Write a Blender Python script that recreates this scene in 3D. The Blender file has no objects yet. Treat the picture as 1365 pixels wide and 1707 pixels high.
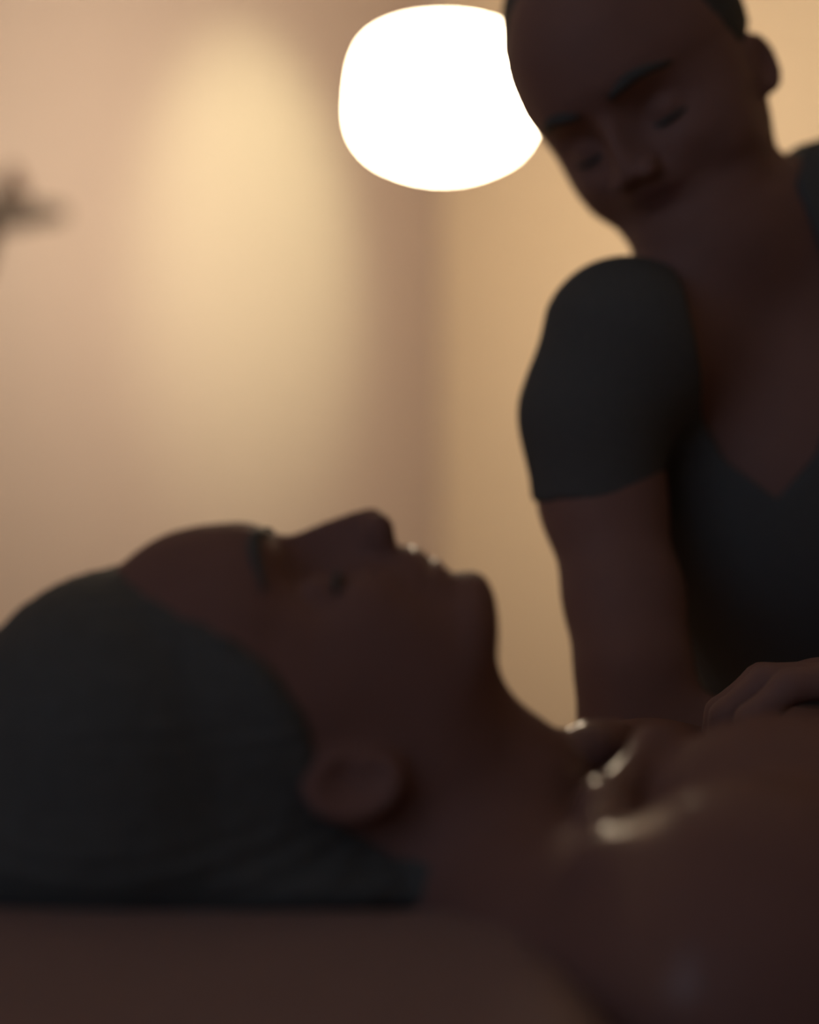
import bpy, math, random
import numpy as np
from mathutils import Vector, Matrix

# ------------------------------------------------------------------ scene, camera, world
scene = bpy.context.scene
COL = scene.collection
FPX, CZ = 2800.0, 0.89                      # focal length in pixels of a 1365x1707 frame, camera height
cam_d = bpy.data.cameras.new('camera'); cam = bpy.data.objects.new('camera', cam_d); COL.objects.link(cam)
cam.location = (0, 0, CZ); cam.rotation_euler = (math.pi / 2, 0, 0)
cam_d.sensor_fit = 'HORIZONTAL'; cam_d.sensor_width = 36.0; cam_d.lens = FPX / 1365 * 36.0
cam_d.clip_start = 0.02
cam_d.dof.use_dof = True; cam_d.dof.focus_distance = 0.97; cam_d.dof.aperture_fstop = 2.1
scene.camera = cam
w = bpy.data.worlds.new('world'); scene.world = w; w.use_nodes = True
w.node_tree.nodes['Background'].inputs[0].default_value = (0.55, 0.65, 0.85, 1)
w.node_tree.nodes['Background'].inputs[1].default_value = 1.1
scene.view_settings.view_transform = 'Standard'; scene.view_settings.look = 'None'
scene.view_settings.gamma = 1.0; scene.view_settings.exposure = 0.0
scene.view_settings.use_curve_mapping = False
scene.cycles.max_bounces = 8; scene.cycles.diffuse_bounces = 5
scene.cycles.use_denoising = True

LAMP_D, LAMP_E = 2.5, 37.0                   # lamp distance, emission of its glowing glass
SPOT_W = 78.0
LAMP_COL = (1.0, 0.81, 0.56)

# ------------------------------------------------------------------ helpers
def P(px, py, d):                           # a point of the place from where it is seen
    return np.array([(px - 682.5) * d / FPX, d, CZ - (py - 853.5) * d / FPX])

def tag(o, label=None, cat=None, group=None, kind=None):
    for k, v in (('label', label), ('category', cat), ('group', group), ('kind', kind)):
        if v: o[k] = v
    return o

def empty(name, loc=(0, 0, 0)):
    o = bpy.data.objects.new(name, None); COL.objects.link(o); o.location = loc; o.empty_display_size = .05
    return o

def link(name, me, m=None, parent=None, smooth=True):
    o = bpy.data.objects.new(name, me); COL.objects.link(o)
    if m is not None and not len(me.materials): me.materials.append(m)
    if smooth: me.shade_smooth()
    if parent is not None:
        o.parent = parent; o.location = -Vector(parent.location)
    return o

def mesh(name, vs, fs):
    me = bpy.data.meshes.new(name); me.from_pydata([tuple(v) for v in vs], [], [tuple(f) for f in fs]); me.update()
    return me

def box(name, c, s, m, parent=None, rz=0, bevel=.004, seg=2):
    import bmesh
    bm = bmesh.new(); bmesh.ops.create_cube(bm, size=1)
    bmesh.ops.scale(bm, vec=s, verts=bm.verts)
    if bevel: bmesh.ops.bevel(bm, geom=bm.edges[:], offset=bevel, segments=seg, affect='EDGES')
    bmesh.ops.transform(bm, matrix=Matrix.Translation(Vector(c)) @ Matrix.Rotation(rz, 4, 'Z'), verts=bm.verts)
    me = bpy.data.meshes.new(name); bm.to_mesh(me); bm.free()
    return link(name, me, m, parent, smooth=False)

def lathe(name, prof, c, m, parent=None, n=64, smooth=True):
    vs, fs = [], []
    for r, z in prof:
        for i in range(n):
            a = 2 * math.pi * i / n; vs.append((c[0] + r * math.cos(a), c[1] + r * math.sin(a), c[2] + z))
    for j in range(len(prof) - 1):
        for i in range(n):
            i2 = (i + 1) % n
            fs.append((j * n + i, j * n + i2, (j + 1) * n + i2, (j + 1) * n + i))
    return link(name, mesh(name, vs, fs), m, parent, smooth)

def tube(name, pts, rad, m, parent=None, n=10):
    pts = [Vector(p) for p in pts]; rad = rad if isinstance(rad, (list, tuple)) else [rad] * len(pts)
    vs, fs = [], []
    for j, p in enumerate(pts):
        d = (pts[min(j + 1, len(pts) - 1)] - pts[max(j - 1, 0)]).normalized()
        u = d.orthogonal().normalized() if j == 0 else (u - d * u.dot(d)).normalized()
        v = d.cross(u)
        for i in range(n):
            a = 2 * math.pi * i / n; vs.append(p + (u * math.cos(a) + v * math.sin(a)) * rad[j])
    for j in range(len(pts) - 1):
        for i in range(n):
            i2 = (i + 1) % n; fs.append((j * n + i, j * n + i2, (j + 1) * n + i2, (j + 1) * n + i))
    fs.append(tuple(range(n))[::-1]); fs.append(tuple((len(pts) - 1) * n + i for i in range(n)))
    return link(name, mesh(name, vs, fs), m, parent)

# ------------------------------------------------------------------ materials
def mat(name, col, rough=.6, spec=.5, noise=None, bump=None, coat=0, coat_rough=.2, sheen=0, emit=None):
    m = bpy.data.materials.new(name); m.use_nodes = True; nt = m.node_tree; b = nt.nodes['Principled BSDF']
    b.inputs['Base Color'].default_value = (*col, 1); b.inputs['Roughness'].default_value = rough
    b.inputs['Specular IOR Level'].default_value = spec
    b.inputs['Coat Weight'].default_value = coat; b.inputs['Coat Roughness'].default_value = coat_rough
    b.inputs['Sheen Weight'].default_value = sheen
    tc = nt.nodes.new('ShaderNodeTexCoord')
    if noise:
        sc, amt = noise
        n = nt.nodes.new('ShaderNodeTexNoise'); n.inputs['Scale'].default_value = sc; n.inputs['Detail'].default_value = 4
        r = nt.nodes.new('ShaderNodeMix'); r.data_type = 'RGBA'
        r.inputs['A'].default_value = (*[c * (1 - amt) for c in col], 1); r.inputs['B'].default_value = (*[min(1, c * (1 + amt)) for c in col], 1)
        nt.links.new(tc.outputs['Object'], n.inputs['Vector']); nt.links.new(n.outputs['Fac'], r.inputs['Factor'])
        nt.links.new(r.outputs['Result'], b.inputs['Base Color'])
    if bump:
        sc, st, dist = bump
        n = nt.nodes.new('ShaderNodeTexNoise'); n.inputs['Scale'].default_value = sc; n.inputs['Detail'].default_value = 3
        bp = nt.nodes.new('ShaderNodeBump'); bp.inputs['Strength'].default_value = st; bp.inputs['Distance'].default_value = dist
        nt.links.new(tc.outputs['Object'], n.inputs['Vector']); nt.links.new(n.outputs['Fac'], bp.inputs['Height'])
        nt.links.new(bp.outputs['Normal'], b.inputs['Normal'])
    if emit:
        b.inputs['Emission Color'].default_value = (*emit[0], 1); b.inputs['Emission Strength'].default_value = emit[1]
    return m

M = {}
M['wall_l'] = mat('satin_paint_wall', (.575, .475, .445), .45, .3, noise=(1.3, .05), bump=(60, .04, .002))
M['wall_r'] = mat('warm_paint_wall', (.85, .70, .53), .7, .3, noise=(1.3, .05), bump=(60, .05, .002))
M['wall_dark'] = mat('taupe_paint_wall', (.62, .56, .52), .8, .2, noise=(1.3, .05))
M['ceiling'] = mat('ceiling_paint', (.75, .70, .65), .9, .2, noise=(2, .03))
M['floor'] = mat('floor_wood', (.12, .07, .045), .5, .4, noise=(6, .25))
M['glass_lamp'] = mat('opal_glass_glow', (.9, .88, .85), .3, .4, emit=(LAMP_COL, LAMP_E))
M['brass'] = mat('aged_brass', (.35, .24, .12), .35, .5, noise=(30, .1)); M['brass'].node_tree.nodes['Principled BSDF'].inputs['Metallic'].default_value = 1
M['wood'] = mat('shelf_wood', (.055, .026, .015), .5, .4, noise=(14, .3))
M['orn'] = mat('ornament_wood', (.09, .04, .025), .6, .3, noise=(20, .2))
M['skin_a'] = mat('skin_client', (.20, .110, .095), .72, .10, noise=(40, .08), bump=(400, .08, .001))
M['skin_b'] = mat('skin_therapist', (.25, .145, .125), .6, .2, noise=(40, .08), bump=(400, .08, .001))
M['lip'] = mat('lips', (.20, .10, .088), .38, .4, noise=(60, .1))
M['hair'] = mat('black_hair', (.085, .09, .09), .75, .15, noise=(120, .2), bump=(220, .4, .002))
M['shirt'] = mat('black_tshirt_cloth', (.105, .112, .115), .95, .05, noise=(200, .1), bump=(600, .3, .0006))
M['trouser'] = mat('dark_trouser_cloth', (.05, .05, .055), .95, .05, noise=(200, .1))
M['towel'] = mat('brown_towel_cloth', (.23, .145, .13), .95, .1, noise=(120, .1), bump=(500, .6, .002), sheen=.1)
M['sheet'] = mat('brown_table_cover', (.22, .14, .12), .9, .1, noise=(40, .08), bump=(12, .3, .01))
M['vinyl'] = mat('dark_vinyl', (.05, .035, .03), .4, .4, noise=(40, .1))
M['white'] = mat('white_frame_paint', (.7, .68, .64), .5, .3)
M['steel'] = mat('brushed_steel', (.4, .4, .4), .3, .5, noise=(50, .05)); M['steel'].node_tree.nodes['Principled BSDF'].inputs['Metallic'].default_value = 1

pm = bpy.data.materials.new('fill_window_glass'); pm.use_nodes = True; nt = pm.node_tree; nt.nodes.clear()
o_ = nt.nodes.new('ShaderNodeOutputMaterial'); mx = nt.nodes.new('ShaderNodeMixShader'); fr = nt.nodes.new('ShaderNodeFresnel'); tr = nt.nodes.new('ShaderNodeBsdfTransparent'); gl = nt.nodes.new('ShaderNodeBsdfGlossy')
gl.inputs['Roughness'].default_value = .05; nt.links.new(fr.outputs[0], mx.inputs[0]); nt.links.new(tr.outputs[0], mx.inputs[1]); nt.links.new(gl.outputs[0], mx.inputs[2]); nt.links.new(mx.outputs[0], o_.inputs[0])
M['fill_pane'] = pm

# skin of the lying person carries oil on neck, collarbones and shoulder: a coat where the oil was spread
def oil(m):
    nt = m.node_tree; b = nt.nodes['Principled BSDF']
    tc = nt.nodes.new('ShaderNodeTexCoord'); sp = nt.nodes.new('ShaderNodeSeparateXYZ'); mr = nt.nodes.new('ShaderNodeMapRange')
    nt.links.new(tc.outputs['Object'], sp.inputs[0]); nt.links.new(sp.outputs['X'], mr.inputs['Value'])
    mr.inputs['From Min'].default_value = .071; mr.inputs['From Max'].default_value = .083
    mr.inputs['To Max'].default_value = 1.0
    m2 = nt.nodes.new('ShaderNodeMapRange'); nt.links.new(sp.outputs['X'], m2.inputs['Value']); m2.inputs['From Min'].default_value = .086; m2.inputs['From Max'].default_value = .104
    m2.inputs['To Min'].default_value = 1.0; m2.inputs['To Max'].default_value = .03
    mu = nt.nodes.new('ShaderNodeMath'); mu.operation = 'MULTIPLY'; nt.links.new(mr.outputs[0], mu.inputs[0]); nt.links.new(m2.outputs[0], mu.inputs[1]); mr = mu
    nt.links.new(mr.outputs[0], b.inputs['Coat Weight']); b.inputs['Coat Roughness'].default_value = .17
oil(M['skin_a'])

# ------------------------------------------------------------------ room
A = math.radians(50)
U = np.array([-math.cos(A), -math.sin(A)]); V = np.array([math.sin(A), -math.cos(A)])
CORNER = np.array([.0695, 3.7]); LU, LV, HC = 4.2, 4.4, 2.6
RZ = math.atan2(-U[1], -U[0])              # yaw of the left wall
def on(u, v, z=0): q = CORNER + U * u + V * v; return (q[0], q[1], z)
T = .12
def struct(name, *a, **k): return tag(box(name, *a, bevel=0, **k), kind='structure')
struct('wall_left', on(LU / 2, -T / 2, HC / 2), (LU + 2 * T, T, HC), M['wall_l'], rz=RZ)
struct('wall_right', on(-T / 2, LV / 2, HC / 2), (T, LV + T, HC), M['wall_r'], rz=RZ)
struct('wall_back', on(LU / 2, LV + T / 2, HC / 2), (LU + 2 * T, T, HC), M['wall_dark'], rz=RZ)
WV, WW, WZ0, WZ1 = 2.0, 1.7, .95, 2.3        # unseen dusk window behind the viewer, added as cool fill light
us = LU + T / 2
struct('wall_side', on(us, (WV - WW / 2) / 2, HC / 2), (T, WV - WW / 2, HC), M['wall_dark'], rz=RZ)
struct('wall_side', on(us, (WV + WW / 2 + LV) / 2, HC / 2), (T, LV - WV - WW / 2, HC), M['wall_dark'], rz=RZ)
struct('wall_side', on(us, WV, WZ0 / 2), (T, WW, WZ0), M['wall_dark'], rz=RZ)
struct('wall_side', on(us, WV, (WZ1 + HC) / 2), (T, WW, HC - WZ1), M['wall_dark'], rz=RZ)
fill_win = tag(empty('fill_window', on(us, WV, WZ0)), kind='structure')
for dv, ww_ in ((-WW / 2 + .03, .06), (0, .05), (WW / 2 - .03, .06)):
    box('fill_window_frame', on(us, WV + dv, (WZ0 + WZ1) / 2), (.06, ww_, WZ1 - WZ0), M['white'], fill_win, rz=RZ, bevel=.003)
for z_ in (WZ0 + .03, WZ1 - .03): box('fill_window_frame', on(us, WV, z_), (.06, WW, .06), M['white'], fill_win, rz=RZ, bevel=.003)
for dv in (-WW / 4, WW / 4): box('fill_pane', on(us, WV + dv, (WZ0 + WZ1) / 2), (.004, WW / 2 - .08, WZ1 - WZ0 - .1), M['fill_pane'], fill_win, rz=RZ, bevel=0)
box('fill_window_sill', on(LU - .04, WV, WZ0 - .015), (.12, WW + .1, .03), M['white'], fill_win, rz=RZ)
struct('floor', on(LU / 2, LV / 2, -.05), (LU + .3, LV + .3, .1), M['floor'], rz=RZ)
struct('ceiling', on(LU / 2, LV / 2, HC + .05), (LU + .3, LV + .3, .1), M['ceiling'], rz=RZ)
struct('baseboard_left', on(LU / 2, .008, .05), (LU, .016, .1), M['wood'], rz=RZ)
struct('baseboard_right', on(.008, LV / 2, .05), (.016, LV, .1), M['wood'], rz=RZ)

# recessed ceiling spot washing the left wall
sp_p, sp_t = Vector(on(.575, 1.0, HC - .004)), Vector(on(.575, 0, 1.46))
dl_ = tag(empty('ceiling_spot', sp_p), 'small recessed ceiling spot throwing a warm pool of light on the left wall', 'lamp')
lathe('trim_ring', [(.030, -.004), (.045, -.006), (.048, 0), (.030, 0)], (sp_p[0], sp_p[1], HC), M['brass'], dl_, n=32)
lathe('lens', [(.001, -.002), (.030, -.002)], (sp_p[0], sp_p[1], HC), mat('spot_lens', (.9, .85, .7), .3, .4, emit=((1, .85, .6), 4)), dl_, n=32)
ld = bpy.data.lights.new('spot', 'SPOT'); ld.energy = SPOT_W; ld.color = (.96, .98, .52); ld.spot_size = math.radians(29); ld.spot_blend = 1.0
ld.shadow_soft_size = .03
lo = bpy.data.objects.new('spot_light', ld); COL.objects.link(lo); lo.parent = dl_; lo.location = (0, 0, -.03)
lo.rotation_euler = (sp_t - sp_p).to_track_quat('-Z', 'Y').to_euler()

# ------------------------------------------------------------------ pendant lamp
lc = P(738, 172, LAMP_D); s = LAMP_D / FPX
lamp = tag(empty('pendant_lamp', lc), 'glowing white rounded glass pendant lamp hanging near the wall corner', 'lamp')
prof = [(.001, 117), (50, 117), (92, 110), (122, 93), (135, 69), (141, 45), (145, 5), (145, -25), (139, -50), (120, -76), (90, -94), (50, -108), (.001, -113)]
def smooth_prof(pr, n=6):
    out = []
    for i in range(len(pr) - 1):
        p0, p1, p2, p3 = [np.array(pr[max(0, min(len(pr) - 1, j))], float) for j in (i - 1, i, i + 1, i + 2)]
        for t in np.linspace(0, 1, n, endpoint=False):
            out.append(.5 * ((2 * p1) + (-p0 + p2) * t + (2 * p0 - 5 * p1 + 4 * p2 - p3) * t * t + (-p0 + 3 * p1 - 3 * p2 + p3) * t ** 3))
    out.append(np.array(pr[-1], float)); return out
lathe('lamp_shade', [(max(.0005, r * s), z * s) for r, z in smooth_prof(prof)], lc, M['glass_lamp'], lamp)
lathe('shade_cap', [(.001, .128), (.02, .127), (.03, .118), (.034, .103), (.001, .102)], lc, M['brass'], lamp, n=32)
tube('cord', [lc + np.array([0, 0, .13]), (lc[0], lc[1], HC - .03)], .003, M['vinyl'], lamp)
lathe('ceiling_rose', [(.001, -.035), (.02, -.034), (.045, -.02), (.05, 0)], (lc[0], lc[1], HC), M['brass'], lamp, n=32)

# ------------------------------------------------------------------ bracket shelf with a pointed ornament
t0, tz = 1.155, 1.372
sh = tag(empty('wall_shelf', on(t0 + .35, .08, tz)), 'dark wooden bracket shelf on the left wall', 'shelf')
box('shelf_board', on(t0 + .35, .08, tz), (.70, .16, .024), M['wood'], sh, rz=RZ)
for du in (.13, .58):
    q = []
    for i in range(9):
        a = math.pi / 2 * i / 8
        q.append(on(t0 + du, .012 + .12 * math.sin(a), tz - .012 - .14 * (math.cos(a))))
    tube('bracket', q, .012, M['wood'], sh)
oc = on(t0 + .048, .075, tz + .012)
orn = tag(empty('pointed_ornament', oc), 'small pointed brown ornament standing at the end of the shelf', 'ornament')
lathe('ornament_base', [(.001, 0), (.034, 0), (.034, .010), (.001, .012)], oc, M['wood'], orn, n=32)
lathe('ornament_cone', [(.030, .010), (.027, .02), (.019, .040), (.011, .058), (.004, .070), (.0005, .074)], oc, M['orn'], orn, n=32)

# ------------------------------------------------------------------ implicit surfaces
def axis(*segs):                            # rectilinear axis: (start, end, step) pieces
    out = []
    for a, b, st in segs:
        n = max(1, int(round((b - a) / st))); out += list(a + (b - a) * np.arange(n) / n)
    out.append(segs[-1][1]); return np.array(out, np.float32)

def smin(a, b, k):
    if k <= 0: return np.minimum(a, b)
    h = np.maximum(k - np.abs(a - b), 0) / k
    return np.minimum(a, b) - h * h * k * .25
def smax(a, b, k): return -smin(-a, -b, k)

class Field:
    def __init__(s, ax, ay, az):
        s.ax = (ax, ay, az); s.F = np.full((len(ax), len(ay), len(az)), .3, np.float32)
    def sl(s, lo, hi, pad):
        out = []
        for i in range(3):
            a = s.ax[i]; i0 = max(0, int(np.searchsorted(a, lo[i] - pad)) - 1); i1 = min(len(a), int(np.searchsorted(a, hi[i] + pad)) + 1)
            out.append(slice(i0, max(i0 + 1, i1)))
        return tuple(out)
    def grid(s, sl):
        return s.ax[0][sl[0]][:, None, None], s.ax[1][sl[1]][None, :, None], s.ax[2][sl[2]][None, None, :]
    def put(s, sl, d, k, op):
        if op == 'add': s.F[sl] = smin(s.F[sl], d, k)
        elif op == 'sub': s.F[sl] = smax(s.F[sl], -d, k)
    def cap(s, a, b, ra, rb, k=.02, op='add', sq=None):
        a = np.array(a, float); b = np.array(b, float); r = max(ra, rb)
        sl = s.sl(np.minimum(a, b) - r, np.maximum(a, b) + r, k + .02); X, Y, Z = s.grid(sl)
        ba = b - a; L = max(1e-9, ba @ ba)
        px, py, pz = X - a[0], Y - a[1], Z - a[2]
        t = np.clip((px * ba[0] + py * ba[1] + pz * ba[2]) / L, 0, 1)
        d = np.sqrt((px - ba[0] * t) ** 2 + (py - ba[1] * t) ** 2 + (pz - ba[2] * t) ** 2) - (ra + (rb - ra) * t)
        s.put(sl, d.astype(np.float32), k, op)
    def ell(s, c, r, k=.02, R=None, op='add'):
        c = np.array(c, float); r = np.array(r, float); m = r.max()
        ext = r if R is None else np.array([m, m, m])
        sl = s.sl(c - ext, c + ext, k + .02); X, Y, Z = s.grid(sl); x, y, z = X - c[0], Y - c[1], Z - c[2]
        if R is not None:                   # columns of R are the ellipsoid's axes
            x, y, z = [x * R[0][i] + y * R[1][i] + z * R[2][i] for i in range(3)]
        k0 = np.sqrt((x / r[0]) ** 2 + (y / r[1]) ** 2 + (z / r[2]) ** 2) + 1e-6
        k1 = np.sqrt((x / r[0] ** 2) ** 2 + (y / r[1] ** 2) ** 2 + (z / r[2] ** 2) ** 2) + 1e-6
        s.put(sl, (k0 * (k0 - 1) / k1).astype(np.float32), k, op)
    def chain(s, pts, rad, k=.004, op='add'):
        for i in range(len(pts) - 1): s.cap(pts[i], pts[i + 1], rad[i], rad[i + 1], k, op)

def nets(F, ax):
    S = F < 0; nx, ny, nz = F.shape
    cnt = np.zeros((nx - 1, ny - 1, nz - 1), np.int8)
    for i in (0, 1):
        for j in (0, 1):
            for k in (0, 1): cnt += S[i:nx - 1 + i, j:ny - 1 + j, k:nz - 1 + k]
    act = (cnt > 0) & (cnt < 8); idx = np.argwhere(act); ids = np.full(act.shape, -1, np.int64); ids[act] = np.arange(len(idx))
    I, J, K = idx.T; acc = np.zeros((len(idx), 3)); num = np.zeros(len(idx))
    co = lambda i, j, k: (ax[0][I + i], ax[1][J + j], ax[2][K + k])
    for a in range(3):
        o = [b for b in range(3) if b != a]
        for p in (0, 1):
            for q in (0, 1):
                c0 = [0, 0, 0]; c0[o[0]] = p; c0[o[1]] = q; c1 = list(c0); c1[a] = 1
                f0 = F[I + c0[0], J + c0[1], K + c0[2]]; f1 = F[I + c1[0], J + c1[1], K + c1[2]]
                m = (f0 < 0) != (f1 < 0); t = np.where(m, f0 / np.where(m, f0 - f1, 1), 0)
                A0 = np.stack(co(*c0), 1); A1 = np.stack(co(*c1), 1)
                acc += (A0 + (A1 - A0) * t[:, None]) * m[:, None]; num += m
    vs = acc / num[:, None]; quads = []
    for a in range(3):
        b, c = [(1, 2), (2, 0), (0, 1)][a]
        sh0 = [slice(None)] * 3; sh1 = [slice(None)] * 3; sh0[a] = slice(0, -1); sh1[a] = slice(1, None)
        s0, s1 = S[tuple(sh0)], S[tuple(sh1)]; e = np.argwhere(s0 != s1)
        ok = (e[:, b] > 0) & (e[:, c] > 0) & (e[:, b] < F.shape[b] - 1) & (e[:, c] < F.shape[c] - 1); e = e[ok]
        flip = ~s0[tuple(e.T)]
        def cell(db, dc):
            q = e.copy(); q[:, b] -= db; q[:, c] -= dc; return ids[tuple(q.T)]
        Q = np.stack([cell(1, 1), cell(0, 1), cell(0, 0), cell(1, 0)], 1)
        Q[flip] = Q[flip][:, ::-1]; quads.append(Q)
    return vs, np.concatenate(quads)

def field_mesh(name, fl, m, parent=None, relax=1, mats=None, pick=None):
    vs, q = nets(fl.F, fl.ax)
    for _ in range(relax):                  # a light relaxation takes the grid out of the surface
        acc = np.zeros_like(vs); n = np.zeros(len(vs))
        for a, b in ((0, 1), (1, 2), (2, 3), (3, 0)):
            for u_, v_ in ((a, b), (b, a)):
                np.add.at(acc, q[:, u_], vs[q[:, v_]]); np.add.at(n, q[:, u_], 1)
        vs = vs * .5 + .5 * acc / np.maximum(n, 1)[:, None]
    me = bpy.data.meshes.new(name)
    me.vertices.add(len(vs)); me.vertices.foreach_set('co', vs.astype(np.float32).ravel())
    me.loops.add(len(q) * 4); me.loops.foreach_set('vertex_index', q.astype(np.int32).ravel())
    me.polygons.add(len(q)); me.polygons.foreach_set('loop_start', np.arange(0, len(q) * 4, 4, dtype=np.int32))
    me.materials.append(m)
    for x in mats or []: me.materials.append(x)
    if pick is not None:
        me.polygons.foreach_set('material_index', pick(vs[q].mean(1)).astype(np.int32))
    me.update(calc_edges=True); me.validate()
    return link(name, me, None, parent)

# ------------------------------------------------------------------ a head
# local frame: X lateral, Y towards the face, Z towards the crown, origin between the ears
K = .82 / FPX
def loc(px, py): return (-(py - 1300) * K, -(px - 600) * K)          # side view of the lying head -> (Y, Z)
PROF = [(140, 985), (170, 955), (205, 932), (225, 917), (250, 902), (290, 885), (330, 876), (370, 872), (400, 870), (420, 874), (440, 884), (460, 891), (477, 894), (500, 886),
        (540, 868), (590, 852), (620, 846), (634, 849), (641, 862), (645, 882), (652, 904), (662, 911), (680, 909), (697, 912), (706, 921), (716, 925), (728, 928), (736, 938),
        (745, 950), (757, 955), (772, 952), (790, 951), (808, 960), (822, 977), (831, 997), (836, 1025)]
BASE = [(140, 985), (170, 955), (205, 932), (250, 902), (290, 885), (330, 876), (370, 872), (400, 872), (440, 888), (480, 915), (540, 932), (600, 934), (650, 926), (690, 928), (730, 945), (757, 958), (790, 956),
        (808, 965), (822, 980), (831, 999), (836, 1025)]
def curve(pts):
    a = np.array([loc(*p) for p in pts]); return a[::-1, 1].copy(), a[::-1, 0].copy()
PZ, PY = curve(PROF); BZ, BY = curve(BASE)

def head_field(x, y, z, variant=0):
    ax = np.abs(x)
    def E(cx, cy, cz, rx, ry, rz, xx=ax):
        k0 = np.sqrt(((xx - cx) / rx) ** 2 + ((y - cy) / ry) ** 2 + ((z - cz) / rz) ** 2) + 1e-6
        k1 = np.sqrt(((xx - cx) / rx ** 2) ** 2 + ((y - cy) / ry ** 2) ** 2 + ((z - cz) / rz ** 2) ** 2) + 1e-6
        return k0 * (k0 - 1) / k1
    cran = smin(E(0, .028, .052, .077, .088, .090), E(0, .062, .066, .068, .072, .072), .02)
    G = lambda v, c, s_: np.exp(-((v - c) / s_) ** 2)
    wide = .006 if variant else 0.
    prof = np.interp(z, PZ, PY).astype(np.float32); base = np.interp(z, BZ, BY).astype(np.float32)
    feat = prof - base
    wn = np.interp(z, [-.07, -.05, -.045, -.016, -.014, -.005, .01, .03, .045, .06], [.02, .02, .022, .022, .0125, .012, .009, .0075, .010, .03])
    # nose / lips ride on the receding face plane
    Fh = base + feat * np.exp(-(ax / wn) ** 2.4)
    cz = np.interp(z, [-.075, -.06, -.03, .0, .03, .07, .11, .14], [.075, .062, .050, .042, .040, .044, .05, .06] if not variant else [.060, .048, .036, .034, .038, .046, .052, .062])
    Fh = Fh - cz * (ax / .068) ** 2.2
    Fh = Fh - .012 * G(ax, .030, .015) * G(z, .020, .013) + .0045 * G(ax, .030, .022) * G(z, .045, .009) \
        + .006 * G(ax, .046, .018) * G(z, -.004, .014) - .004 * G(ax, .036, .012) * G(z, -.030, .014)
    Fh = Fh - .0022 * G(z, -.0345, .0016) * (1 / (1 + np.exp((ax - .024) / .001)))
    Fh = np.where(z < PZ[0], Fh - (PZ[0] - z) * 1.5, Fh)
    wz = np.interp(z, [-.08, -.07, -.05, -.02, .01, .05, .09], [.050, .054, .059, .065, .070, .073, .070]) + wide * np.clip(1 - z / .03, 0, 1)
    side = (ax - wz) * .9
    low = -(z + .069 - .15 * (.085 - y)) * .97
    blk = smax(smax(side, low, .03), -(y + .012), .03)
    blk = smax(blk, z - .10, .02)
    allv = smin(cran, blk, .02)
    face = (y - Fh) * .6
    hd = smax(allv, face, .012)
    # nostril wings, eyelids
    hd = smin(hd, E(.0115, .1205, -.0095, .0075, .010, .0075), .006)
    hd = smin(hd, E(.031, .0885, .017, .0150, .0128, .0118), .003)
    # ears
    ex = ax - .0735 + (y - .008) * .30
    ez = (z - .001) + .15 * (y - .008); ey = y - .011
    rr = np.sqrt((ey / .0145) ** 2 + (ez / .0195) ** 2)
    disc = np.maximum(np.abs(ex - .003) - .0035, (rr - 1) * .015)
    helix = np.sqrt((ex - .006) ** 2 + ((rr - .92) * .017) ** 2) - .0040
    helix = np.where(ey > .011, np.maximum(helix, ey - .011), helix)
    hole = np.sqrt(((ey - .003) / .007) ** 2 + ((ez + .001) / .010) ** 2 + ((ex - .007) / .006) ** 2) * .006 - .006
    ear = smin(disc, helix, .004); ear = smax(ear, -hole, .003)
    tra = E(.073, .016, -.003, .005, .005, .006)
    hd = smin(smin(hd, ear, .005), tra, .004)
    return hd

def add_head(fl, O, R, k=.02, variant=0):              # R: columns = local X, Y, Z in world
    O = np.array(O, float); m = .20
    sl = fl.sl(O - m, O + m, .01); X, Y, Z = fl.grid(sl); d = (X - O[0], Y - O[1], Z - O[2])
    q = [d[0] * R[0][i] + d[1] * R[1][i] + d[2] * R[2][i] for i in range(3)]
    q = [a.astype(np.float32) for a in q]
    fl.put(sl, head_field(*q, variant).astype(np.float32), k, 'add')

def to_local(vs, O, R): return (np.asarray(vs) - O) @ np.asarray(R)
def to_world(ps, O, R): return np.asarray(ps) @ np.asarray(R).T + O

def brow_lash(parent, O, R, thick=1.0):
    for sx in (-1, 1):
        pts = []; 
        for i in range(9):
            t = i / 8; x = .013 + .040 * t
            z = .044 + .007 * math.sin(math.pi * min(1, t * .9)) - .004 * t
            yb = np.interp(z, BZ, BY) - np.interp(z, [0, .03, .07], [.042, .040, .044]) * (x / .068) ** 2.2 - .0004 + .0045 * math.exp(-((x - .03) / .022) ** 2) * math.exp(-((z - .045) / .009) ** 2) - .012 * math.exp(-((x - .03) / .015) ** 2) * math.exp(-((z - .02) / .013) ** 2)
            pts.append((sx * x, yb, z))
        w_ = to_world(pts, O, R); tube('eyebrow', w_, [.0010 + thick * .0022 * math.sin(math.pi * (.15 + .8 * i / 8)) for i in range(9)], M['hair'], parent, 8)
        pts = []
        for i in range(9):
            a = math.pi * (i / 8 - .5) * .82
            pts.append((sx * (.031 + .0145 * math.sin(a)), .0885 + .0118 * math.cos(a) + .001, .0105 - .001 * math.cos(a)))
        tube('eyelashes', to_world(pts, O, R), [.0008 + .0012 * math.sin(math.pi * (.1 + .8 * i / 8)) for i in range(9)], M['hair'], parent, 6)

def lip_pick(O, R):
    def f(c):
        l = to_local(c, O, R)
        m = (np.abs(l[:, 0]) < .024 * np.clip(1 - np.abs(l[:, 2] + .033) / .009, 0, 1) ** .5) & (l[:, 1] > .075)
        return np.where(m, 1, 0)
    return f

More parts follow.
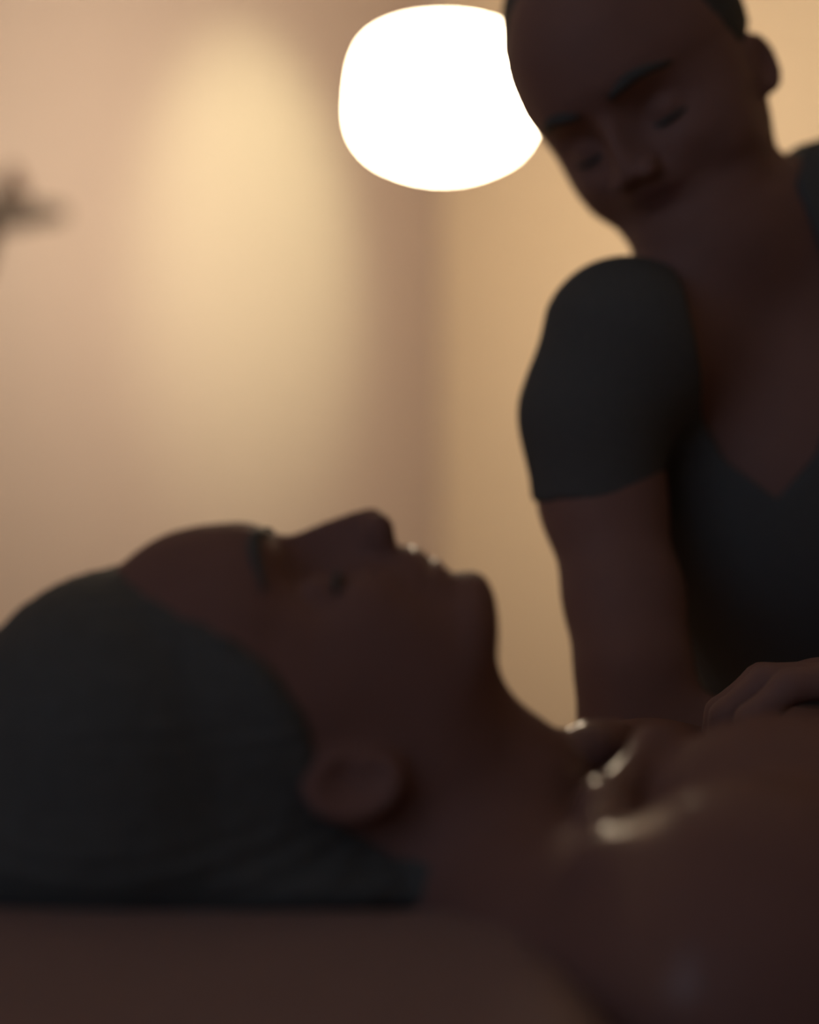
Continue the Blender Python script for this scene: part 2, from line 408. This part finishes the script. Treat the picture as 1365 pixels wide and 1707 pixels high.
# ------------------------------------------------------------------ table, cushion
tb = tag(empty('massage_table', (.2, .82, 0)), 'massage table with dark padded top under the lying person', 'table')
box('padded_top', (.55, .82, .605), (2.0, .76, .075), M['vinyl'], tb, bevel=.02, seg=3)
box('frame', (.55, .82, .548), (1.9, .68, .04), M['wood'], tb)
for x in (-.32, 1.42):
    for y in (.53, 1.11): box('leg', (x, y, .264), (.05, .05, .528), M['wood'], tb)
def cloth(name, x0, x1, y0, y1, z0, th, m, amp, rad, drop=0, n=(110, 80), parent=None, seed=1, dent=None):
    rng = np.random.RandomState(seed); ph = rng.rand(6) * 6.28; vs, fs = [], []
    nx, ny = n
    for i in range(nx + 1):
        for j in range(ny + 1):
            x = x0 + (x1 - x0) * i / nx; y = y0 + (y1 - y0) * j / ny
            e = min(x - x0, x1 - x, y - y0, y1 - y); e = max(0, min(1, e / rad))
            h = z0 + th * math.sqrt(max(0, 1 - (1 - e) ** 2)) - (0 if e > 0 else drop)
            h += amp * (math.sin(7 * x + 11 * y + ph[0]) + .6 * math.sin(17 * x - 6 * y + ph[1]) + .4 * math.sin(31 * y + 5 * x + ph[2])) * e
            if dent: h -= dent[4] * math.exp(-((x - dent[0]) / dent[2]) ** 4 - ((y - dent[1]) / dent[3]) ** 4)
            vs.append((x, y, h))
    top = len(vs)
    for i in range(nx):
        for j in range(ny):
            a = i * (ny + 1) + j; fs.append((a, a + ny + 1, a + ny + 2, a + 1))
    ring = [(i, 0) for i in range(nx)] + [(nx, j) for j in range(ny)] + [(i, ny) for i in range(nx, 0, -1)] + [(0, j) for j in range(ny, 0, -1)]
    for i, j in ring:
        v = vs[i * (ny + 1) + j]; vs.append((v[0], v[1], z0 - .001))
    for q in range(len(ring)):
        q2 = (q + 1) % len(ring); a = ring[q][0] * (ny + 1) + ring[q][1]; b = ring[q2][0] * (ny + 1) + ring[q2][1]
        fs.append((top + q, top + q2, b, a))
    fs.append(tuple(top + q for q in range(len(ring)))[::-1])
    return link(name, mesh(name, vs, fs), m, parent)
tag(cloth('table_cover', -.44, 1.54, .445, 1.195, .6435, .0095, M['sheet'], .0002, .01), 'brown fabric cover spread over the massage table', 'cover')
cush = tag(cloth('head_cushion', -.42, .088, .47, 1.15, .654, .066, M['towel'], .0007, .05, dent=(-.06, .82, .16, .075, .020)), 'brown towel-covered cushion under the head of the lying person', 'cushion')

# ------------------------------------------------------------------ the lying person
OA = P(600, 1300, .82); RA = np.array([[0, 0, -1.], [1, 0, 0], [0, 1, 0]])     # local X->+y, Y->+z, Z->-x
pa = tag(empty('person', (.3, .82, .655)), 'person lying face up with closed eyes and bare oiled shoulders, head on the brown cushion', 'person')
fa = Field(axis((-.17, .22, .0022), (.22, .5, .005), (.5, 1.5, .01)), axis((.55, .72, .0032), (.72, .92, .0024), (.92, 1.10, .004)), axis((.648, .905, .0023)))
q = lambda px, py, d=.82: P(px, py, d)
# neck
fa.cap(q(668, 1262), q(810, 1368), .054, .054, .02)
fa.cap(q(640, 1300), q(760, 1390), .050, .055, .03)
add_head(fa, OA, RA, .022)
# thorax, shoulders
fa.ell((.26, .82, .705), (.155, .145, .068), .04)
fa.ell((.172, .765, .730), (.072, .085, .068), .03)
fa.ell((.36, .82, .722), (.16, .15, .072), .04)
fa.ell((.52, .82, .715), (.17, .14, .066), .05)
fa.ell((.74, .82, .722), (.17, .155, .072), .05)
fa.ell((.142, .664, .715), (.066, .066, .066), .03)
fa.ell((.140, .965, .710), (.062, .062, .058), .03)
fa.cap((.030, .785, .700), (.120, .675, .712), .045, .050, .03)
fa.cap((.035, .86, .715), (.115, .95, .705), .048, .052, .03)
fa.cap((.055, .725, .688), (.120, .635, .700), .040, .046, .03)
fa.cap((.150, .655, .712), (.42, .625, .700), .058, .043, .03)
fa.cap((.42, .625, .700), (.66, .64, .690), .042, .028, .02)
fa.cap((.145, .972, .705), (.42, 1.00, .698), .050, .042, .03)
fa.cap((.42, 1.0, .698), (.66, .99, .690), .042, .028, .02)
for sg in (-1, 1):
    yc = .82 + sg * .175
    fa.ell((.71, yc, .683), (.052, .042, .016), .012)
    for i in range(4): fa.chain([(.745, yc - .03 + .02 * i, .683), (.785, yc - .033 + .022 * i, .682), (.815, yc - .033 + .022 * i, .672)], [.0095, .009, .008])
    fa.chain([(.69, yc - sg * .03, .685), (.72, yc - sg * .058, .680), (.75, yc - sg * .068, .672)], [.012, .011, .009])
    fa.cap((.84, .82 + sg * .09, .715), (1.22, .82 + sg * .10, .705), .075, .052, .04)
    fa.cap((1.22, .82 + sg * .10, .705), (1.46, .82 + sg * .11, .695), .050, .036, .03)
# collarbones with the hollow above them
fa.chain([P(1125, 1232, .82), P(1092, 1250, .797), P(1003, 1342, .735), P(992, 1380, .705)], [.007, .010, .009, .002], .012)
fa.cap(P(982, 1242, .825), P(1032, 1238, .85), .0115, .0105, .012)
fa.cap((.095, .835, .771), (.108, .93, .760), .010, .010, .014)
fa.cap((.078, .674, .746), (.102, .648, .752), .014, .009, .014)
body = field_mesh('body', fa, M['skin_a'], pa, 2, [M['lip']], lip_pick(OA, RA))
brow_lash(pa, OA, RA)
# hair: pinned voluminous hair behind the hairline, spread over the cushion
fh = Field(axis((-.30, .12, .003)), axis((.60, 1.04, .004)), axis((.694, .87, .003)))
HL = [(120, 900), (206, 936), (325, 998), (424, 1050), (472, 1088), (527, 1161), (545, 1215), (548, 1262), (575, 1320), (640, 1345), (760, 1400)]
def hair_clip(fl, O, R, HL, k=.006):
    X, Y, Z = fl.grid((slice(None),) * 3)
    l = [(X - O[0]) * R[0][i] + (Y - O[1]) * R[1][i] + (Z - O[2]) * R[2][i] for i in range(3)]
    pts = np.array([loc(*p) for p in HL]); y, z = l[1], l[2]
    best = np.full(np.broadcast(y, z).shape, 9., np.float32); sg = np.zeros_like(best)
    for a, b in zip(pts[:-1], pts[1:]):     # signed distance to the hairline seen from the side
        ba = b - a; t = np.clip(((y - a[0]) * ba[0] + (z - a[1]) * ba[1]) / (ba @ ba), 0, 1)
        d = np.sqrt((y - a[0] - ba[0] * t) ** 2 + (z - a[1] - ba[1] * t) ** 2)
        cr = (y - a[0]) * ba[1] - (z - a[1]) * ba[0]
        m = d < best - 1e-6; best = np.where(m, d, best); sg = np.where(m, np.sign(cr), sg)
    return best * sg
fh.ell(q(230, 1231), (.086, .098, .0845), .01)
fh.ell(to_world([(0, .028, .052)], OA, RA)[0], (.095, .082, .093), .01)
fh.ell(to_world([(0, .045, .035)], OA, RA)[0], (.080, .078, .082), .02)
fh.ell(q(210, 1390), (.118, .095, .042), .03)
fh.ell(q(520, 1430), (.10, .085, .022), .02)
d = hair_clip(fh, OA, RA, HL); fh.F = smax(fh.F, -d, .006)
fh.cap(q(600, 1450), q(760, 1470, .77), .020, .018, .02)
fh.cap(q(760, 1470, .77), q(930, 1600, .70), .018, .012, .02)
fh.cap(q(930, 1600, .70), q(1010, 1680, .655), .012, .006, .01)
def strands(fl, O, R, amp=.0013, n=70):       # combed relief running from the hairline to the crown
    X, Y, Z = fl.grid((slice(None),) * 3)
    l = [(X - O[0]) * R[0][i] + (Y - O[1]) * R[1][i] + (Z - O[2]) * R[2][i] for i in range(3)]
    ph = np.arctan2(l[0], l[1] - .02); rr = np.sqrt(l[0] ** 2 + (l[1] - .02) ** 2)
    fl.F = fl.F + (amp * np.clip(rr / .04, 0, 1) * np.sin(n * ph + 9 * np.sin(14 * l[2]) + 2 * np.sin(11 * ph))).astype(np.float32)
strands(fh, OA, RA)
hairA = field_mesh('hair', fh, M['hair'], pa, 3)

# sheet laid over the lying person from the chest down, beyond the frame's edge
nx_, ny_ = 110, 76; hs = np.zeros((nx_ + 1, ny_ + 1)); gx = np.linspace(.30, 1.535, nx_ + 1); gy = np.linspace(.455, 1.035, ny_ + 1)
for i, x in enumerate(gx):                  # height of the body under each point, then relaxed like cloth
    ix = int(np.argmin(np.abs(fa.ax[0] - x)))
    for j, y in enumerate(gy):
        iy = min(len(fa.ax[1]) - 1, int(np.searchsorted(fa.ax[1], y)))
        inn = np.nonzero(fa.F[ix, iy] < 0)[0] if .55 < y < 1.10 and x < 1.5 else []
        hs[i, j] = max(.6560, fa.ax[2][inn[-1]] + .004 if len(inn) else 0)
h0 = hs.copy()
for _ in range(40):
    pad = np.pad(hs, 1, mode='edge'); hs = np.maximum(h0, (pad[2:, 1:-1] + pad[:-2, 1:-1] + pad[1:-1, 2:] + pad[1:-1, :-2]) / 4 + .0)
hs += .0025 + .0015 * np.sin(gx[:, None] * 23 + gy[None] * 31) * np.sin(gx[:, None] * 9 - gy[None] * 17)
vs = [(gx[i], gy[j], hs[i, j] + k) for k in (0, .003) for i in range(nx_ + 1) for j in range(ny_ + 1)]
o1 = (nx_ + 1) * (ny_ + 1); id_ = lambda i, j: i * (ny_ + 1) + j; fs = []
for i in range(nx_):
    for j in range(ny_):
        c4 = (id_(i, j), id_(i + 1, j), id_(i + 1, j + 1), id_(i, j + 1)); fs.append(tuple(o1 + c for c in c4)); fs.append(c4[::-1])
ring = [(i, 0) for i in range(nx_)] + [(nx_, j) for j in range(ny_)] + [(i, ny_) for i in range(nx_, 0, -1)] + [(0, j) for j in range(ny_, 0, -1)]
for a_, b_ in zip(ring, ring[1:] + ring[:1]): fs.append((id_(*a_), id_(*b_), o1 + id_(*b_), o1 + id_(*a_)))
tag(link('drape_sheet', mesh('drape_sheet', vs, fs), M['towel']), 'brown sheet draped over the lying person from the chest down', 'sheet')

# ------------------------------------------------------------------ the therapist
def rot(yaw, pitch, roll):
    fwd = np.array([-math.sin(yaw), -math.cos(yaw), 0.]); lat = np.array([math.cos(yaw), -math.sin(yaw), 0.]); up = np.array([0, 0, 1.])
    f2 = fwd * math.cos(pitch) - up * math.sin(pitch); u2 = up * math.cos(pitch) + fwd * math.sin(pitch)
    # roll about the viewing direction
    c, s_ = math.cos(roll), math.sin(roll); rr = lambda v: np.array([v[0] * c - v[2] * s_, v[1], v[0] * s_ + v[2] * c])
    return np.stack([rr(lat), rr(f2), rr(u2)], 1)
RB = rot(math.radians(35), math.radians(17), math.radians(23.5)); OB = P(1122, 184, 1.25)
pb = tag(empty('person', (.42, 1.40, .1)), 'person in a black V-neck T-shirt bending over the lying person, looking down', 'person')
p2 = lambda px, py, d=1.17: P(px, py, d)
SH_R, EL_R = p2(1050, 600, 1.17), p2(1062, 1240, 1.12)
WR_R = np.array([.38, 1.095, .725])
SH_L, EL_L, WR_L = np.array([.375, 1.27, 1.105]), np.array([.52, 1.15, .93]), np.array([.315, .975, .800])
HIP = np.array([.44, 1.50, .54])
NB = p2(1186, 385, 1.22)
bx = dict(ax=axis((.02, .12, .004), (.12, .36, .0026), (.36, .80, .006)), ay=axis((.88, 1.34, .0034), (1.34, 1.75, .008)), az=axis((.0, .60, .012), (.60, .72, .006), (.72, 1.32, .0030)))
fb = Field(bx['ax'], bx['ay'], bx['az'])
def torso(f, g=0., k=.05):
    ch = p2(1330, 720, 1.29)
    f.ell(ch, (.165 + g, .105 + g, .155 + g), k)
    f.cap(NB + np.array([.01, .04, -.03]), SH_R + np.array([.015, .01, .0]), .048 + g, .040 + g, k)
    f.cap(NB + np.array([.040, .03, -.002]), SH_L + np.array([0, 0, .022]), .052 + g, .052 + g, k)
    f.cap(ch + np.array([.02, .02, -.05]), HIP + np.array([0, 0, .08]), .130 + g, .125 + g, k)
    f.ell(HIP, (.17 + g, .13 + g, .10 + g), k)
torso(fb)
fb.cap(OB + RB @ np.array([0, -.008, -.02]), NB, .053, .054, .03)
add_head(fb, OB, RB, .014, 1)
fb.chain([p2(1047, 590, 1.17), p2(1000, 700, 1.17), p2(1003, 830, 1.17), p2(1040, 1000, 1.15), p2(1057, 1120, 1.13), EL_R], [.040, .040, .0405, .0375, .036, .036], .02); fb.cap(EL_R, WR_R, .036, .026, .02)
fb.cap(SH_L, EL_L, .047, .040, .03); fb.cap(EL_L, WR_L, .038, .027, .02)
# legs and feet
for sx in (-.10, .10):
    fb.cap(HIP + np.array([sx, -.02, -.045]), (HIP[0] + sx * 1.5, 1.04, .41), .078, .055, .03)
    fb.cap((HIP[0] + sx * 1.5, 1.04, .41), (HIP[0] + sx * 1.4, 1.14, .10), .052, .036, .03)
    fb.cap((HIP[0] + sx * 1.4, 1.16, .045), (HIP[0] + sx * 1.5, .98, .035), .036, .030, .02)
# hand on the chest (image right): palm, four fingers, thumb
def hand(f, wr, kn, side, spread, tips, thumb, thick=.013):
    """wr wrist, kn centre of the knuckles, side unit vector index->little finger, tips: per finger offsets of the joints"""
    wr, kn, side = map(np.array, (wr, kn, side))
    ks = [kn + side * spread * t for t in (-1.5, -.5, .5, 1.5)]
    for kk in ks: f.cap(wr + (kk - kn) * .45, kk, .016, thick * .85, .008)
    for kk, tp in zip(ks, tips):
        pts = [kk] + [kk + np.array(o) for o in tp]
        f.chain(pts, [.0105, .0095, .0088, .0075], .004)
    f.chain([np.array(t) for t in thumb], [.016, .0125, .0105, .009], .008)
hand(fb, WR_L, (.238, .945, .796), (-.10, .98, -.05), .0175,
     [[(-.034, -.006, -.002), (-.056, -.010, -.020), (-.060, -.012, -.038)],
      [(-.040, -.002, .000), (-.064, -.004, -.020), (-.069, -.005, -.040)],
      [(-.037, .003, -.001), (-.060, .004, -.020), (-.065, .004, -.038)],
      [(-.028, .008, -.004), (-.046, .011, -.019), (-.050, .012, -.034)]],
     [(.292, .955, .785), (.252, .905, .775), (.220, .890, .770), (.192, .885, .768)])
hand(fb, WR_R, (.455, 1.075, .765), (.15, .75, -.6), .019,
     [[(.040, -.018, .012), (.058, -.036, .010), (.066, -.050, -.004)],
      [(.044, -.018, .008), (.064, -.038, .006), (.072, -.052, -.008)],
      [(.040, -.018, .004), (.058, -.038, .002), (.066, -.052, -.010)],
      [(.032, -.015, .000), (.046, -.030, -.002), (.052, -.042, -.012)]],
     [(.395, 1.08, .735), (.425, 1.04, .772), (.45, 1.015, .780), (.475, 1.0, .776)])
bodyB = field_mesh('body', fb, M['skin_b'], pb, 2, [M['lip']], lip_pick(OB, RB))
brow_lash(pb, OB, RB, 1.6)

# T-shirt: grown from the same torso, V-neck and sleeve hems cut
fs_ = Field(bx['ax'], bx['ay'], bx['az'])
torso(fs_, .008)
fs_.chain([p2(1040, 567), p2(990, 690), p2(997, 860)], [.0585, .0485, .0455], .02)
fs_.cap(SH_L, SH_L + (EL_L - SH_L) * .55, .060, .057, .03)
X, Y, Z = fs_.grid((slice(None),) * 3)
def half(c, n):                             # signed distance to a plane
    n = np.array(n, float); n /= np.linalg.norm(n); return (X - c[0]) * n[0] + (Y - c[1]) * n[1] + (Z - c[2]) * n[2]
dr = np.array([.06, 0, -1.]); dl = (EL_L - SH_L) / np.linalg.norm(EL_L - SH_L)
hemR = P(995, 832, 1.15)
near_arm = np.maximum(X - .180, Y - 1.24)
cut = np.maximum(half(hemR, dr), near_arm)  # below the hem, around the arm only
cut = np.where(cut < 0, cut, cut); fs_.F = np.maximum(fs_.F, -np.maximum(-half(hemR, dr), near_arm))
hemL = SH_L + (EL_L - SH_L) * .55
ba = EL_L - hemL; tt = np.clip(((X - hemL[0]) * ba[0] + (Y - hemL[1]) * ba[1] + (Z - hemL[2]) * ba[2]) / (ba @ ba), 0, 1)
dc = np.sqrt((X - hemL[0] - ba[0] * tt) ** 2 + (Y - hemL[1] - ba[1] * tt) ** 2 + (Z - hemL[2] - ba[2] * tt) ** 2) - .072
fs_.F = np.maximum(fs_.F, -np.maximum(np.maximum(-half(hemL, dl), dc), Y - 1.235))
fs_.F = np.maximum(fs_.F, -(Z - .58))       # bottom hem
# neck opening: polygon on the chest, cut from the front only
VP = [P(a, b, 1.2)[[0, 2]] for a, b in ((1060, 300), (1062, 420), (1112, 458), (1128, 560), (1160, 690), (1205, 770), (1285, 832), (1345, 760), (1380, 660), (1390, 480), (1300, 250), (1270, 120), (1060, 120))]
def poly2(px_, pz_, x, z):
    best = np.full(np.broadcast(x, z).shape, 9., np.float32); ins = np.zeros(best.shape, bool)
    n = len(px_)
    for i in range(n):
        a = (px_[i], pz_[i]); b = (px_[(i + 1) % n], pz_[(i + 1) % n]); bx_, bz_ = b[0] - a[0], b[1] - a[1]
        t = np.clip(((x - a[0]) * bx_ + (z - a[1]) * bz_) / (bx_ ** 2 + bz_ ** 2), 0, 1)
        best = np.minimum(best, np.hypot(x - a[0] - bx_ * t, z - a[1] - bz_ * t))
        c = ((a[1] > z) != (b[1] > z)) & (x < (b[0] - a[0]) * (z - a[1]) / ((b[1] - a[1]) or 1e-9) + a[0]); ins ^= c
    return np.where(ins, -best, best)
pd = poly2([v[0] for v in VP], [v[1] for v in VP], X, Z)
fs_.F = smax(fs_.F, -np.maximum(pd, Y - 1.30), .004)
hole = np.sqrt((X - NB[0]) ** 2 + (Y - NB[1] - .02) ** 2 + ((Z - NB[2] - .05) * .6) ** 2) - .068
fs_.F = smax(fs_.F, -hole, .006)
field_mesh('tshirt', fs_, M['shirt'], pb, 2)
# trousers and shoes
ft = Field(bx['ax'], bx['ay'], bx['az'])
ft.ell(HIP, (.185, .145, .115), .05)
for sx in (-.10, .10):
    ft.cap(HIP + np.array([sx, -.02, -.045]), (HIP[0] + sx * 1.5, 1.04, .41), .090, .068, .03)
    ft.cap((HIP[0] + sx * 1.5, 1.04, .41), (HIP[0] + sx * 1.4, 1.14, .12), .066, .055, .03)
X, Y, Z = ft.grid((slice(None),) * 3); ft.F = np.maximum(ft.F, Z - .60)
field_mesh('trousers', ft, M['trouser'], pb, 1)
for sx in (-.10, .10):
    fz = Field(axis((HIP[0] + sx * 1.5 - .08, HIP[0] + sx * 1.5 + .08, .005)), axis((.88, 1.26, .006)), axis((-.005, .12, .005)))
    fz.cap((HIP[0] + sx * 1.4, 1.16, .055), (HIP[0] + sx * 1.5, .96, .045), .048, .042, .02)
    X, Y, Z = fz.grid((slice(None),) * 3); fz.F = np.maximum(fz.F, -(Z - .002))
    field_mesh('shoe', fz, M['vinyl'], pb, 1)
# hair
c0 = OB
fg = Field(axis((OB[0] - .15, OB[0] + .15, .003)), axis((OB[1] - .16, OB[1] + .16, .003)), axis((OB[2] - .10, OB[2] + .21, .003)))
fg.ell(to_world([(0, .015, .062)], OB, RB)[0], (.086, .096, .098), .02, R=RB)
HL2 = [(120, 700), (175, 890), (215, 925), (270, 1020), (330, 1090), (420, 1110), (500, 1175), (560, 1215), (575, 1250), (520, 1290), (520, 1370), (620, 1420), (760, 1440)]
d = hair_clip(fg, OB, RB, HL2); fg.F = smax(fg.F, -d, .006)
strands(fg, OB, RB)
field_mesh('hair', fg, M['hair'], pb, 2)

# stool under the therapist
st = tag(empty('stool', (HIP[0], 1.47, 0)), 'round padded stool with steel stem that the therapist sits on', 'stool')
lathe('seat', [(.001, .435), (.15, .435), (.17, .425), (.175, .405), (.17, .385), (.001, .38)], (HIP[0], 1.47, 0), M['vinyl'], st, n=48)
lathe('stem', [(.022, .09), (.022, .385)], (HIP[0], 1.47, 0), M['steel'], st, n=24)
for i in range(5):
    a = 2 * math.pi * i / 5 + .3; e_ = (HIP[0] + .24 * math.cos(a), 1.47 + .24 * math.sin(a))
    tube('leg', [(HIP[0], 1.47, .10), (e_[0], e_[1], .055)], .014, M['steel'], st)
    lathe('caster', [(.001, -.024), (.014, -.022), (.024, 0), (.014, .022), (.001, .024)], (e_[0], e_[1], .026), M['vinyl'], st, n=16)
